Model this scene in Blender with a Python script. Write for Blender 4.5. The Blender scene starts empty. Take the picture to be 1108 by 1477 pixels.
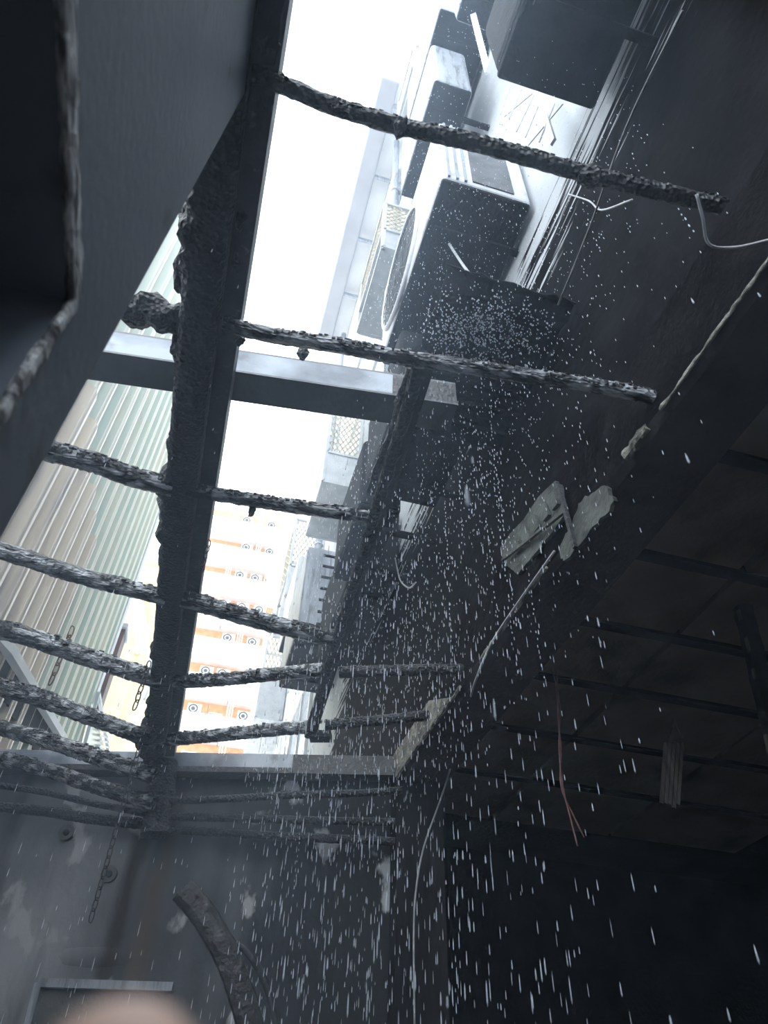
import bpy, bmesh, math, random
from mathutils import Vector, Matrix, noise
random.seed(7)
SC = bpy.context.scene
COL = SC.collection
# ------------------------------------------------------------------ camera
CH = 1.6                       # eye height above the floor
F, CX, CY = 1020.0, 554.0, 738.5
vz = Vector((590 - CX, 300 + CY, -F)).normalized()            # world up seen by the camera
vy = Vector((150 - CX, -(1746 - CY), -F)); vy -= vz * vy.dot(vz); vy.normalize()   # along the alley
vx = vy.cross(vz)
ROT = Matrix((vx, vy, vz))
cam = bpy.data.cameras.new('camera')
cam.sensor_fit = 'HORIZONTAL'; cam.sensor_width = 36.0; cam.lens = F * 36.0 / 1108.0
cam.clip_start = 0.01; cam.clip_end = 300
cam.dof.use_dof = True; cam.dof.focus_distance = 2.8; cam.dof.aperture_fstop = 10.0
camo = bpy.data.objects.new('camera', cam); COL.objects.link(camo)
camo.matrix_world = Matrix.Translation((0, 0, CH)) @ ROT.to_4x4()
SC.camera = camo
# ------------------------------------------------------------------ sky, exposure
W = bpy.data.worlds.new('sky'); SC.world = W; W.use_nodes = True
bg = W.node_tree.nodes['Background']
bg.inputs['Color'].default_value = (0.82, 0.91, 1.0, 1); bg.inputs['Strength'].default_value = 4.8
SC.view_settings.view_transform = 'Standard'; SC.view_settings.look = 'None'
SC.view_settings.gamma = 1.0; SC.view_settings.use_curve_mapping = False
SC.view_settings.exposure = 0.0

# ------------------------------------------------------------------ helpers: sight lines onto real planes
def ray(px, py):
    return ROT @ Vector((px - CX, -(py - CY), -F))
def atz(px, py, z):            # z above eye level
    r = ray(px, py); p = r * (z / r.z); return Vector((p.x, p.y, p.z + CH))
def atx(px, py, x):
    r = ray(px, py); p = r * (x / r.x); return Vector((p.x, p.y, p.z + CH))
def aty(px, py, y):
    r = ray(px, py); p = r * (y / r.y); return Vector((p.x, p.y, p.z + CH))
def atd(px, py, d):
    p = ray(px, py).normalized() * d; return Vector((p.x, p.y, p.z + CH))

# ------------------------------------------------------------------ materials
def mat(name, c1, c2=None, scale=8.0, rough=0.6, bump=0.0, bscale=None, metal=0.0, stretch=(1, 1, 1), lo=0.35, hi=0.65,
        c3=None, scale3=30.0, lo3=0.55, hi3=0.7, spec=0.5, vor=False, transl=0.0):
    m = bpy.data.materials.new(name); m.use_nodes = True
    nt = m.node_tree; N = nt.nodes; L = nt.links; b = N['Principled BSDF']
    b.inputs['Roughness'].default_value = rough; b.inputs['Metallic'].default_value = metal
    b.inputs['Specular IOR Level'].default_value = spec
    tc = N.new('ShaderNodeNewGeometry'); mp = N.new('ShaderNodeMapping'); mp.inputs['Scale'].default_value = stretch
    L.new(tc.outputs['Position'], mp.inputs['Vector'])
    def nz(s, det=6):
        n = N.new('ShaderNodeTexNoise'); n.inputs['Scale'].default_value = s; n.inputs['Detail'].default_value = det
        L.new(mp.outputs['Vector'], n.inputs['Vector']); return n
    col = None
    if c2 is not None:
        n = nz(scale); r = N.new('ShaderNodeValToRGB')
        r.color_ramp.elements[0].position = lo; r.color_ramp.elements[1].position = hi
        r.color_ramp.elements[0].color = (*c1, 1); r.color_ramp.elements[1].color = (*c2, 1)
        L.new(n.outputs['Fac'], r.inputs['Fac']); col = r.outputs['Color']
        if c3 is not None:
            n3 = nz(scale3, 8); r3 = N.new('ShaderNodeMapRange'); r3.inputs['From Min'].default_value = lo3; r3.inputs['From Max'].default_value = hi3
            mx = N.new('ShaderNodeMix'); mx.data_type = 'RGBA'
            L.new(n3.outputs['Fac'], r3.inputs['Value']); L.new(r3.outputs['Result'], mx.inputs['Factor'])
            L.new(col, mx.inputs['A']); mx.inputs['B'].default_value = (*c3, 1); col = mx.outputs['Result']
        L.new(col, b.inputs['Base Color'])
    else:
        b.inputs['Base Color'].default_value = (*c1, 1)
    if bump > 0:
        if vor:
            v = N.new('ShaderNodeTexVoronoi'); v.inputs['Scale'].default_value = bscale or 60; L.new(mp.outputs['Vector'], v.inputs['Vector']); h = v.outputs['Distance']
        else:
            h = nz(bscale or scale * 4, 8).outputs['Fac']
        bp = N.new('ShaderNodeBump'); bp.inputs['Strength'].default_value = bump; bp.inputs['Distance'].default_value = 0.02
        L.new(h, bp.inputs['Height']); L.new(bp.outputs['Normal'], b.inputs['Normal'])
    if transl > 0:
        t = N.new('ShaderNodeBsdfTranslucent'); mixs = N.new('ShaderNodeMixShader'); mixs.inputs['Fac'].default_value = transl
        t.inputs['Color'].default_value = (*c1, 1)
        L.new(b.outputs[0], mixs.inputs[1]); L.new(t.outputs[0], mixs.inputs[2]); L.new(mixs.outputs[0], N['Material Output'].inputs['Surface'])
    return m

M = {}
M['char'] = mat('wet_char', (0.014, 0.014, 0.016), (0.04, 0.042, 0.046), 14, 0.42, 0.5, 90, c3=(0.08, 0.08, 0.09), scale3=40, lo3=0.60, hi3=0.74, vor=True)
M['char_pipe'] = mat('scorched_pole', (0.014, 0.014, 0.015), (0.07, 0.073, 0.08), 26, 0.2, 0.45, 150, c3=(0.52, 0.55, 0.60), scale3=40, lo3=0.47, hi3=0.60, vor=True, stretch=(0.35, 1, 1))  # pale patches paint wet highlights into the pole colour
M['steel'] = mat('sooty_shaded_steel', (0.075, 0.08, 0.09), (0.15, 0.16, 0.18), 5, 0.38, 0.25, 40, spec=0.6)  # darker flange copy of the beam steel, underside shade in its colour
M['steel_pale'] = mat('wet_lit_steel', (0.16, 0.19, 0.24), (0.42, 0.48, 0.56), 2.2, 0.3, 0.1, 30, lo=0.42, hi=0.52, c3=(0.05, 0.05, 0.055), scale3=7, lo3=0.56, hi3=0.7)  # paler web copy: sky light on the near face is in the colour
M['steel_dark'] = mat('burnt_steel', (0.02, 0.021, 0.024), (0.06, 0.062, 0.068), 9, 0.4, 0.4, 60, c3=(0.22, 0.2, 0.18), scale3=40, lo3=0.62, hi3=0.75)
M['left_wall'] = mat('smoked_board', (0.20, 0.235, 0.295), (0.26, 0.29, 0.345), 3, 0.55, 0.08, 60, c3=(0.11, 0.11, 0.12), scale3=12, lo3=0.62, hi3=0.8)  # blue-grey lift puts the lens veil into the board colour
M['scuff'] = mat('scuffed_edge', (0.14, 0.145, 0.155), (0.95, 0.97, 1.0), 90, 0.6, 0.5, 200, lo=0.40, hi=0.58, stretch=(1, 0.3, 1))
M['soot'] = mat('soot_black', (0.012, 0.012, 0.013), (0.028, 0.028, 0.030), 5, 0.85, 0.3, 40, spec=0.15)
M['brown'] = mat('smoked_brown_panel', (0.16, 0.125, 0.10), (0.25, 0.205, 0.17), 4, 0.65, 0.3, 40, c3=(0.02, 0.02, 0.02), scale3=2.5, lo3=0.56, hi3=0.76)
M['chain'] = mat('blackened_chain', (0.012, 0.012, 0.013), (0.04, 0.035, 0.03), 60, 0.45, 0.3, 200)
M['rust'] = mat('rusty_chain', (0.10, 0.045, 0.025), (0.22, 0.12, 0.07), 60, 0.7, 0.3, 200)
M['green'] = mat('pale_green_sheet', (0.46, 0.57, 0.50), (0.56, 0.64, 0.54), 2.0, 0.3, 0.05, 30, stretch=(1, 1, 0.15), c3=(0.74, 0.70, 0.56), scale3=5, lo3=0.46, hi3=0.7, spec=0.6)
M['tan'] = mat('tan_sheet', (0.60, 0.52, 0.42), (0.80, 0.70, 0.55), 3.0, 0.3, 0.08, 30, stretch=(1, 1, 0.12), c3=(0.34, 0.30, 0.29), scale3=6, lo3=0.5, hi3=0.62, spec=0.6)  # tan for the lower part of the near sheets
M['crest'] = mat('rib_painted_sheen', (0.66, 0.66, 0.54), (0.76, 0.74, 0.62), 2.0, 0.3, 0.05, 30, stretch=(1, 1, 0.15))  # cream colour paints sun and sky reflection onto the rib crests
M['flash'] = mat('pale_blue_flashing', (0.50, 0.56, 0.62), (0.62, 0.67, 0.70), 3, 0.4)
M['cream'] = mat('cream_wall', (0.72, 0.58, 0.34), (0.80, 0.68, 0.44), 2, 0.7, 0.1, 20)
M['maroon'] = mat('maroon_post', (0.10, 0.06, 0.06), (0.16, 0.10, 0.095), 6, 0.5, 0.2, 40)
M['white'] = mat('white_paint', (0.75, 0.76, 0.78), (0.85, 0.86, 0.87), 3, 0.5)
M['orange'] = mat('orange_tile', (0.62, 0.30, 0.15), (0.72, 0.42, 0.24), 3, 0.6)
M['acwhite'] = mat('ac_white', (0.62, 0.64, 0.68), (0.74, 0.76, 0.80), 5, 0.4, 0.05, 60, c3=(0.30, 0.33, 0.38), scale3=9, lo3=0.55, hi3=0.75)
M['acgrey'] = mat('ac_grey', (0.26, 0.29, 0.34), (0.42, 0.46, 0.52), 4, 0.4, 0.2, 60, stretch=(3, 3, 0.4), c3=(0.12, 0.13, 0.15), scale3=12, lo3=0.5, hi3=0.7)
M['acdark'] = mat('ac_dark', (0.010, 0.011, 0.013), (0.024, 0.026, 0.030), 9, 0.75, 0.5, 60, spec=0.12)
M['coil'] = mat('coil_fins', (0.06, 0.065, 0.075), (0.14, 0.15, 0.165), 14, 0.5, 0.4, 120)
M['grille'] = mat('fan_grille_dark', (0.04, 0.046, 0.055), (0.07, 0.08, 0.09), 20, 0.5)
M['dark'] = mat('shadow_plastic', (0.03, 0.034, 0.04), (0.05, 0.055, 0.065), 10, 0.5)
M['cage'] = mat('cage_metal', (0.42, 0.45, 0.48), (0.55, 0.57, 0.60), 10, 0.35, metal=0.3)
M['mesh'] = mat('cage_wire', (0.50, 0.46, 0.34), (0.60, 0.55, 0.42), 10, 0.5)
M['cagegreen'] = mat('cage_green_panel', (0.46, 0.52, 0.34), (0.56, 0.60, 0.42), 3, 0.5)
M['pane'] = mat('window_pane', (0.20, 0.24, 0.29), (0.36, 0.40, 0.45), 1.2, 0.08)
M['wire'] = mat('burnt_cable', (0.05, 0.052, 0.056), (0.22, 0.22, 0.23), 30, 0.4)
M['palewire'] = mat('pale_cable', (0.36, 0.38, 0.40), (0.55, 0.56, 0.58), 30, 0.4)
M['redwire'] = mat('reddish_wire', (0.14, 0.06, 0.055), (0.22, 0.11, 0.10), 30, 0.4)
M['hose'] = mat('charred_hose', (0.012, 0.012, 0.013), (0.028, 0.028, 0.03), 20, 0.3, 0.35, 60, c3=(0.14, 0.14, 0.15), scale3=18, lo3=0.62, hi3=0.72)
M['concrete'] = mat('grey_concrete', (0.09, 0.09, 0.09), (0.15, 0.145, 0.14), 5, 0.75, 0.4, 40)
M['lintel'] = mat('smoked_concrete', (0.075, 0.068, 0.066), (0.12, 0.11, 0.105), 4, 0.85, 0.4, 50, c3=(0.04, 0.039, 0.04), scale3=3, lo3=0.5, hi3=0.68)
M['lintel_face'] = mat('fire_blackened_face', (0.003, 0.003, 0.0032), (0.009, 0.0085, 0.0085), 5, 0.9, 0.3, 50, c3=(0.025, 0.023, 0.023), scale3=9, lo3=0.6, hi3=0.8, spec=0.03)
M['column'] = mat('sooted_column', (0.014, 0.014, 0.015), (0.035, 0.034, 0.034), 4, 0.8, 0.3, 40, stretch=(1, 1, 0.3), spec=0.06)
M['chip'] = mat('chipped_plaster', (0.12, 0.115, 0.10), (0.32, 0.31, 0.26), 30, 0.8, 0.5, 90, lo=0.4, hi=0.6)
M['vent'] = mat('scorched_grey_casing', (0.045, 0.05, 0.047), (0.12, 0.128, 0.118), 8, 0.45, 0.3, 50, c3=(0.03, 0.03, 0.032), scale3=14, lo3=0.5, hi3=0.64)
M['wood'] = mat('scorched_slat', (0.05, 0.045, 0.04), (0.16, 0.145, 0.125), 14, 0.7, 0.3, 60, stretch=(3, 3, 0.3))
M['gutter'] = mat('gutter_grey', (0.30, 0.31, 0.34), (0.36, 0.37, 0.40), 3, 0.5)
M['skin'] = mat('skin', (0.78, 0.54, 0.44), (0.82, 0.60, 0.50), 30, 0.5, 0.05, 300)
M['nail'] = mat('nail', (0.72, 0.50, 0.44), None, rough=0.25)
M['water'] = mat('falling_water', (0.86, 0.92, 1.0), None, rough=0.12, transl=0.5, spec=0.8)  # white base colour stands for the sky reflected in the drops

def facade_mat():
    """pale render of the tall building, burnt black low down near the fire: the edge of the burn runs lower away from it"""
    m = bpy.data.materials.new('scorched_facade'); m.use_nodes = True
    nt = m.node_tree; N = nt.nodes; L = nt.links; b = N['Principled BSDF']; b.inputs['Roughness'].default_value = 0.85; b.inputs['Specular IOR Level'].default_value = 0.06
    g = N.new('ShaderNodeNewGeometry'); s = N.new('ShaderNodeSeparateXYZ'); L.new(g.outputs['Position'], s.inputs[0])
    mp = N.new('ShaderNodeMapping'); mp.inputs['Scale'].default_value = (1, 1.1, 16); L.new(g.outputs['Position'], mp.inputs['Vector'])
    n = N.new('ShaderNodeTexNoise'); n.inputs['Scale'].default_value = 2.0; n.inputs['Detail'].default_value = 8; L.new(mp.outputs[0], n.inputs['Vector'])
    mr = N.new('ShaderNodeMapRange'); mr.interpolation_type = 'SMOOTHSTEP'          # height of the burn line by distance
    mr.inputs['From Min'].default_value = 4.6; mr.inputs['From Max'].default_value = 6.2; mr.inputs['To Min'].default_value = 4.50; mr.inputs['To Max'].default_value = 2.2
    L.new(s.outputs['Y'], mr.inputs['Value'])
    sub = N.new('ShaderNodeMath'); sub.operation = 'SUBTRACT'; L.new(s.outputs['Z'], sub.inputs[0]); L.new(mr.outputs[0], sub.inputs[1])
    ma = N.new('ShaderNodeMath'); ma.operation = 'MULTIPLY_ADD'; L.new(n.outputs['Fac'], ma.inputs[0]); ma.inputs[1].default_value = 1.7; L.new(sub.outputs[0], ma.inputs[2])
    f = N.new('ShaderNodeMapRange'); f.inputs['From Min'].default_value = 0.86; f.inputs['From Max'].default_value = 0.95; L.new(ma.outputs[0], f.inputs['Value'])
    n2 = N.new('ShaderNodeTexNoise'); n2.inputs['Scale'].default_value = 5; n2.inputs['Detail'].default_value = 8; L.new(g.outputs['Position'], n2.inputs['Vector'])
    r1 = N.new('ShaderNodeValToRGB'); r1.color_ramp.elements[0].color = (0.003, 0.003, 0.0035, 1); r1.color_ramp.elements[1].color = (0.010, 0.010, 0.0115, 1)
    r1.color_ramp.elements[0].position = 0.4; r1.color_ramp.elements[1].position = 0.7
    r2 = N.new('ShaderNodeValToRGB'); r2.color_ramp.elements[0].color = (0.46, 0.49, 0.52, 1); r2.color_ramp.elements[1].color = (0.66, 0.68, 0.70, 1)
    L.new(n2.outputs['Fac'], r1.inputs[0]); L.new(n2.outputs['Fac'], r2.inputs[0])
    mx = N.new('ShaderNodeMix'); mx.data_type = 'RGBA'; L.new(f.outputs[0], mx.inputs['Factor']); L.new(r1.outputs[0], mx.inputs['A']); L.new(r2.outputs[0], mx.inputs['B'])
    L.new(mx.outputs['Result'], b.inputs['Base Color'])
    bp = N.new('ShaderNodeBump'); bp.inputs['Strength'].default_value = 0.2; bp.inputs['Distance'].default_value = 0.02
    n4 = N.new('ShaderNodeTexNoise'); n4.inputs['Scale'].default_value = 25; n4.inputs['Detail'].default_value = 8; L.new(g.outputs['Position'], n4.inputs['Vector'])
    L.new(n4.outputs['Fac'], bp.inputs['Height']); L.new(bp.outputs[0], b.inputs['Normal'])
    return m
M['facade'] = facade_mat()

def farwall_mat():
    """smoke-stained wall: grey, with black run-down streaks, bare pale blotches and a rusty brown streak"""
    m = bpy.data.materials.new('smoke_stained_wall'); m.use_nodes = True
    nt = m.node_tree; N = nt.nodes; L = nt.links; b = N['Principled BSDF']; b.inputs['Roughness'].default_value = 0.7; b.inputs['Specular IOR Level'].default_value = 0.2
    g = N.new('ShaderNodeNewGeometry')
    def nz(s, st, det=8):
        mp = N.new('ShaderNodeMapping'); mp.inputs['Scale'].default_value = st; L.new(g.outputs['Position'], mp.inputs['Vector'])
        n = N.new('ShaderNodeTexNoise'); n.inputs['Scale'].default_value = s; n.inputs['Detail'].default_value = det; L.new(mp.outputs[0], n.inputs['Vector']); return n.outputs['Fac']
    def rng(v, a, c):
        r = N.new('ShaderNodeMapRange'); r.inputs['From Min'].default_value = a; r.inputs['From Max'].default_value = c; L.new(v, r.inputs['Value']); return r.outputs[0]
    def mix(f, A, B):
        mx = N.new('ShaderNodeMix'); mx.data_type = 'RGBA'; L.new(f, mx.inputs['Factor'])
        for k, v in (('A', A), ('B', B)):
            if isinstance(v, tuple): mx.inputs[k].default_value = (*v, 1)
            else: L.new(v, mx.inputs[k])
        return mx.outputs['Result']
    c = mix(rng(nz(1.6, (1, 1, 0.8)), 0.38, 0.62), (0.13, 0.135, 0.15), (0.33, 0.34, 0.37))
    c = mix(rng(nz(5, (1, 1, 0.12)), 0.5, 0.72), c, (0.035, 0.035, 0.038))
    s = N.new('ShaderNodeSeparateXYZ'); L.new(g.outputs['Position'], s.inputs[0])
    def band(x0, w):
        a = N.new('ShaderNodeMath'); a.operation = 'SUBTRACT'; L.new(s.outputs['X'], a.inputs[0]); a.inputs[1].default_value = x0
        w2 = N.new('ShaderNodeMath'); w2.operation = 'MULTIPLY_ADD'; L.new(nz(3, (1, 1, 0.5)), w2.inputs[0]); w2.inputs[1].default_value = 0.16; L.new(a.outputs[0], w2.inputs[2])
        d = N.new('ShaderNodeMath'); d.operation = 'ABSOLUTE'; L.new(w2.outputs[0], d.inputs[0])
        return rng(d.outputs[0], w, w * 0.3)
    c = mix(band(-0.10, 0.05), c, (0.045, 0.038, 0.032))
    c = mix(band(0.02, 0.05), c, (0.13, 0.10, 0.08))
    xs = N.new('ShaderNodeMath'); xs.operation = 'MULTIPLY_ADD'; L.new(nz(2.2, (1, 1, 0.35)), xs.inputs[0]); xs.inputs[1].default_value = 0.9; L.new(s.outputs['X'], xs.inputs[2])
    c = mix(rng(xs.outputs[0], 0.38, 0.75), c, (0.018, 0.019, 0.021))
    c = mix(rng(nz(5, (1, 1, 0.7), 10), 0.60, 0.64), c, (0.42, 0.43, 0.45))
    L.new(c, b.inputs['Base Color'])
    bp = N.new('ShaderNodeBump'); bp.inputs['Strength'].default_value = 0.35; bp.inputs['Distance'].default_value = 0.02
    L.new(nz(18, (1, 1, 0.6)), bp.inputs['Height']); L.new(bp.outputs[0], b.inputs['Normal'])
    return m
M['farwall'] = farwall_mat()

# ------------------------------------------------------------------ object helpers
def link(name, verts, faces, m, parent=None, smooth=False):
    off = parent.matrix_world.translation if parent is not None else Vector((0, 0, 0))
    if parent is not None:
        p = parent; off = Vector((0, 0, 0))
        while p is not None: off = off + p.location; p = p.parent
    me = bpy.data.meshes.new(name)
    me.from_pydata([tuple(Vector(v) - off) for v in verts], [], faces); me.update()
    bm = bmesh.new(); bm.from_mesh(me); bmesh.ops.recalc_face_normals(bm, faces=bm.faces); bm.to_mesh(me); bm.free()
    if smooth:
        for p in me.polygons: p.use_smooth = True
    me.materials.append(M[m] if isinstance(m, str) else m)
    o = bpy.data.objects.new(name, me); COL.objects.link(o)
    if parent is not None: o.parent = parent
    return o
def tag(o, label=None, cat=None, group=None, kind=None):
    if label: o['label'] = label
    if cat: o['category'] = cat
    if group: o['group'] = group
    if kind: o['kind'] = kind
    return o
def thing(name, loc, label, cat, group=None, kind=None):
    o = bpy.data.objects.new(name, None); COL.objects.link(o); o.location = loc; o.empty_display_size = 0.1
    return tag(o, label, cat, group, kind)
class B:
    """collects shapes for one mesh"""
    def __init__(s): s.v = []; s.f = []
    def add(s, v, f):
        n = len(s.v); s.v += [Vector(x) for x in v]; s.f += [tuple(i + n for i in q) for q in f]; return s
    def box(s, x0, x1, y0, y1, z0, z1):
        return s.add([(x0, y0, z0), (x1, y0, z0), (x1, y1, z0), (x0, y1, z0), (x0, y0, z1), (x1, y0, z1), (x1, y1, z1), (x0, y1, z1)],
                     [(0, 3, 2, 1), (4, 5, 6, 7), (0, 1, 5, 4), (1, 2, 6, 5), (2, 3, 7, 6), (3, 0, 4, 7)])
    def bbox(s, x0, x1, y0, y1, z0, z1, r=0.02, seg=3):
        bm = bmesh.new(); bmesh.ops.create_cube(bm, size=1)
        for v in bm.verts: v.co = Vector(((x0 + x1) / 2 + v.co.x * (x1 - x0), (y0 + y1) / 2 + v.co.y * (y1 - y0), (z0 + z1) / 2 + v.co.z * (z1 - z0)))
        bmesh.ops.bevel(bm, geom=list(bm.edges), offset=r, segments=seg, affect='EDGES', profile=0.5)
        bm.verts.index_update(); s.add([v.co.copy() for v in bm.verts], [tuple(v.index for v in f.verts) for f in bm.faces]); bm.free(); return s
    def quadbar(s, a, b, w, h, up=Vector((0, 0, 1))):
        """a straight bar of w by h between two points"""
        a = Vector(a); b = Vector(b); d = (b - a).normalized(); sd = d.cross(up)
        if sd.length < 1e-4: sd = d.cross(Vector((0, 1, 0)))
        sd.normalize(); u = sd.cross(d)
        P = [p + sd * (i * w / 2) + u * (j * h / 2) for p in (a, b) for i, j in ((-1, -1), (1, -1), (1, 1), (-1, 1))]
        return s.add(P, [(0, 1, 2, 3), (7, 6, 5, 4), (0, 4, 5, 1), (1, 5, 6, 2), (2, 6, 7, 3), (3, 7, 4, 0)])
    def tube(s, pts, r, n=8, closed=False):
        pts = [Vector(p) for p in pts]; k = len(pts); R = r if isinstance(r, (list, tuple)) else [r] * k
        V = []; prev = None
        for i, p in enumerate(pts):
            if closed: d = pts[(i + 1) % k] - pts[i - 1]
            else: d = pts[min(i + 1, k - 1)] - pts[max(i - 1, 0)]
            d.normalize()
            u = prev if prev is not None else (Vector((0, 0, 1)) if abs(d.z) < 0.9 else Vector((1, 0, 0)))
            u = u - d * u.dot(d); u.normalize(); prev = u; w = d.cross(u)
            V += [p + (u * math.cos(t) + w * math.sin(t)) * R[i] for t in [2 * math.pi * j / n for j in range(n)]]
        Fc = []
        for i in range(k if closed else k - 1):
            a = i * n; c = ((i + 1) % k) * n
            Fc += [(a + j, a + (j + 1) % n, c + (j + 1) % n, c + j) for j in range(n)]
        if not closed: Fc += [tuple(range(n))[::-1], tuple(range((k - 1) * n, k * n))]
        return s.add(V, Fc)
    def prism(s, poly, d):
        """polygon (list of points) pushed along vector d"""
        n = len(poly); d = Vector(d); P = [Vector(p) for p in poly]
        return s.add(P + [p + d for p in P], [tuple(range(n))[::-1], tuple(range(n, 2 * n))] + [(i, (i + 1) % n, n + (i + 1) % n, n + i) for i in range(n)])
    def disc(s, c, axis, r, t, n=32):
        c = Vector(c); ax = Vector(axis).normalized(); u = ax.orthogonal().normalized(); w = ax.cross(u)
        return s.prism([c + (u * math.cos(2 * math.pi * i / n) + w * math.sin(2 * math.pi * i / n)) * r for i in range(n)], ax * t)
    def ring(s, c, axis, r, rt, n=40, m=6):
        c = Vector(c); ax = Vector(axis).normalized(); u = ax.orthogonal().normalized(); w = ax.cross(u)
        return s.tube([c + (u * math.cos(2 * math.pi * i / n) + w * math.sin(2 * math.pi * i / n)) * r for i in range(n)], rt, m, True)
    def out(s, name, m, parent=None, smooth=False): return link(name, s.v, s.f, m, parent, smooth)

def smoothpath(pts, n=8):
    """Catmull-Rom through the points"""
    P = [Vector(p) for p in pts]; P = [P[0] * 2 - P[1]] + P + [P[-1] * 2 - P[-2]]; out = []
    for i in range(1, len(P) - 2):
        a, b, c, d = P[i - 1:i + 3]
        for k in range(n):
            t = k / n
            out.append(0.5 * ((2 * b) + (c - a) * t + (2 * a - 5 * b + 4 * c - d) * t * t + (3 * b - a - 3 * c + d) * t ** 3))
    out.append(P[-2]); return out

def crusty(b, pts, wx, wz, amp=0.2, freq=35.0, seg=0.011, n=16, sq=2.0, seed=0.0, left=None):
    """a charred bar along a path: section wx by wz (sq 2 round, 6 boxy), broken up by noise; left(t) adds width to one side"""
    P = [Vector(p) for p in pts]; L = [0]
    for i in range(1, len(P)): L.append(L[-1] + (P[i] - P[i - 1]).length)
    k = max(6, int(L[-1] / seg)); V = []
    for i in range(k + 1):
        s = L[-1] * i / k; j = max(q for q in range(len(L) - 1) if L[q] <= s + 1e-9)
        t = (s - L[j]) / (L[j + 1] - L[j]); p = P[j].lerp(P[j + 1], t)
        d = (P[min(j + 1, len(P) - 1)] - P[j]).normalized()
        sd = d.cross(Vector((0, 0, 1))) if abs(d.z) < 0.97 else Vector((1, 0, 0)); sd.normalize(); up = sd.cross(d).normalized(); sd = d.cross(up)
        for q in range(n):
            a = 2 * math.pi * q / n; c, sn = math.cos(a), math.sin(a)
            e = (abs(c) ** sq + abs(sn) ** sq) ** (-1 / sq)
            q3 = p + sd * (c * e * wx) + up * (sn * e * wz)
            h = q3 * freq + Vector((seed, seed * 1.7, 0))
            f = 1 + amp * (noise.noise(h) + 0.6 * noise.noise(h * 2.7) + 0.7 * max(0, noise.noise(h * 0.35)))
            ex = 0
            if left is not None: ex = left(s / L[-1], c, q3)
            V.append(p + sd * (c * e * wx * f + ex) + up * (sn * e * wz * f))
    Fc = []
    for i in range(k):
        a = i * n; c = (i + 1) * n
        Fc += [(a + j, a + (j + 1) % n, c + (j + 1) % n, c + j) for j in range(n)]
    Fc += [tuple(range(n))[::-1], tuple(range(k * n, (k + 1) * n))]
    return b.add(V, Fc)

def lump(c, r, seed=0.0, st=(1, 1, 1), amp=0.45):
    """a ragged flake of char"""
    bm = bmesh.new(); bmesh.ops.create_icosphere(bm, subdivisions=3, radius=1)
    b = B(); c = Vector(c)
    for v in bm.verts:
        d = v.co.normalized(); f = 1 + amp * noise.noise(d * 1.6 + Vector((seed, seed, 0))) + amp * 0.7 * noise.noise(d * 5 + Vector((0, seed, 0)))
        v.co = Vector((d.x * st[0], d.y * st[1], d.z * st[2])) * r * f + c
    bm.verts.index_update(); b.add([v.co.copy() for v in bm.verts], [tuple(v.index for v in f.verts) for f in bm.faces]); bm.free()
    return b

# ================================================================== THE SETTING
H = 1.5                        # the burnt roof frame, above eye level
XF = 0.95                      # face of the tall building on the right
ZR = CH + H
# floor
b = B().box(-4, 6, -3, 8, -0.1, 0); tag(b.out('floor', 'concrete'), kind='structure', label='sooty concrete floor below the frame')
# far wall of the burnt room: slightly askew to the alley
w0 = atz(0, 1112, 1.47); w1 = atz(440, 1120, 1.47); wd = (w1 - w0); wd.z = 0; wd.normalize(); wn = Vector((-wd.y, wd.x, 0))
A0 = w0 - wd * 0.15; A1 = w0 + wd * ((XF - w0.x) / wd.x)
A0.z = A1.z = 0
nx, nzg = 90, 60; V = []; Fc = []
for j in range(nzg + 1):
    for i in range(nx + 1):
        p = A0.lerp(A1, i / nx); p.z = (CH + 1.45) * j / nzg
        V.append(p + wn * (0.012 * noise.noise(p * 3) + 0.004 * noise.noise(p * 14)))
for j in range(nzg):
    for i in range(nx): a = j * (nx + 1) + i; Fc.append((a, a + 1, a + nx + 2, a + nx + 1))
n0 = len(V)
V += [A0 + wn * 0.16, A1 + wn * 0.16, A1 + wn * 0.16 + Vector((0, 0, CH + 1.45)), A0 + wn * 0.16 + Vector((0, 0, CH + 1.45))]
Fc += [(n0, n0 + 1, n0 + 2, n0 + 3), (nzg * (nx + 1), nzg * (nx + 1) + nx, n0 + 2, n0 + 3)]
tag(link('wall_far', V, Fc, 'farwall', None, True), 'smoke stained grey wall closing the burnt room', kind='structure')
def onwall(px, py, off=0.0):
    """point on the far wall plane, off metres in front of it"""
    r = ray(px, py); o = A0 - wn * off; t = (o - Vector((0, 0, 0))).dot(wn) / r.dot(wn); p = r * t
    return Vector((p.x, p.y, p.z + CH))
# left wall with a door opening beside the camera
XL = -0.18; yE = XL / -0.39; yJ = 0.36; zl = CH + 0.53
b = B().box(XL - 0.12, XL, -1.2, yE, zl, ZR - 0.02).box(XL - 0.12, XL, yJ, yE, 0, zl)
lw = tag(b.out('wall_left', 'left_wall'), 'smoked grey board wall with door opening close beside the camera', kind='structure')
b = B(); crusty(b, [(XL - 0.001, -1.1, zl + 0.006), (XL - 0.001, yJ + 0.004, zl + 0.006)], 0.004, 0.0135, 0.3, 70, 0.006, 8, 2.5)
b.out('scuffed_lintel_edge', 'scuff', lw)
b = B(); crusty(b, [(XL - 0.001, yJ, zl), (XL - 0.001, yJ, 0.2)], 0.004, 0.007, 0.4, 70, 0.006, 8, 2.5, 3)
for i, v in enumerate(b.v): pass
b.out('scuffed_jamb_edge', 'scuff', lw)
b = B().box(XL - 0.10, XL - 0.09, -0.9, yJ, 0, zl); b.out('door_leaf', 'soot', lw)
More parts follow.
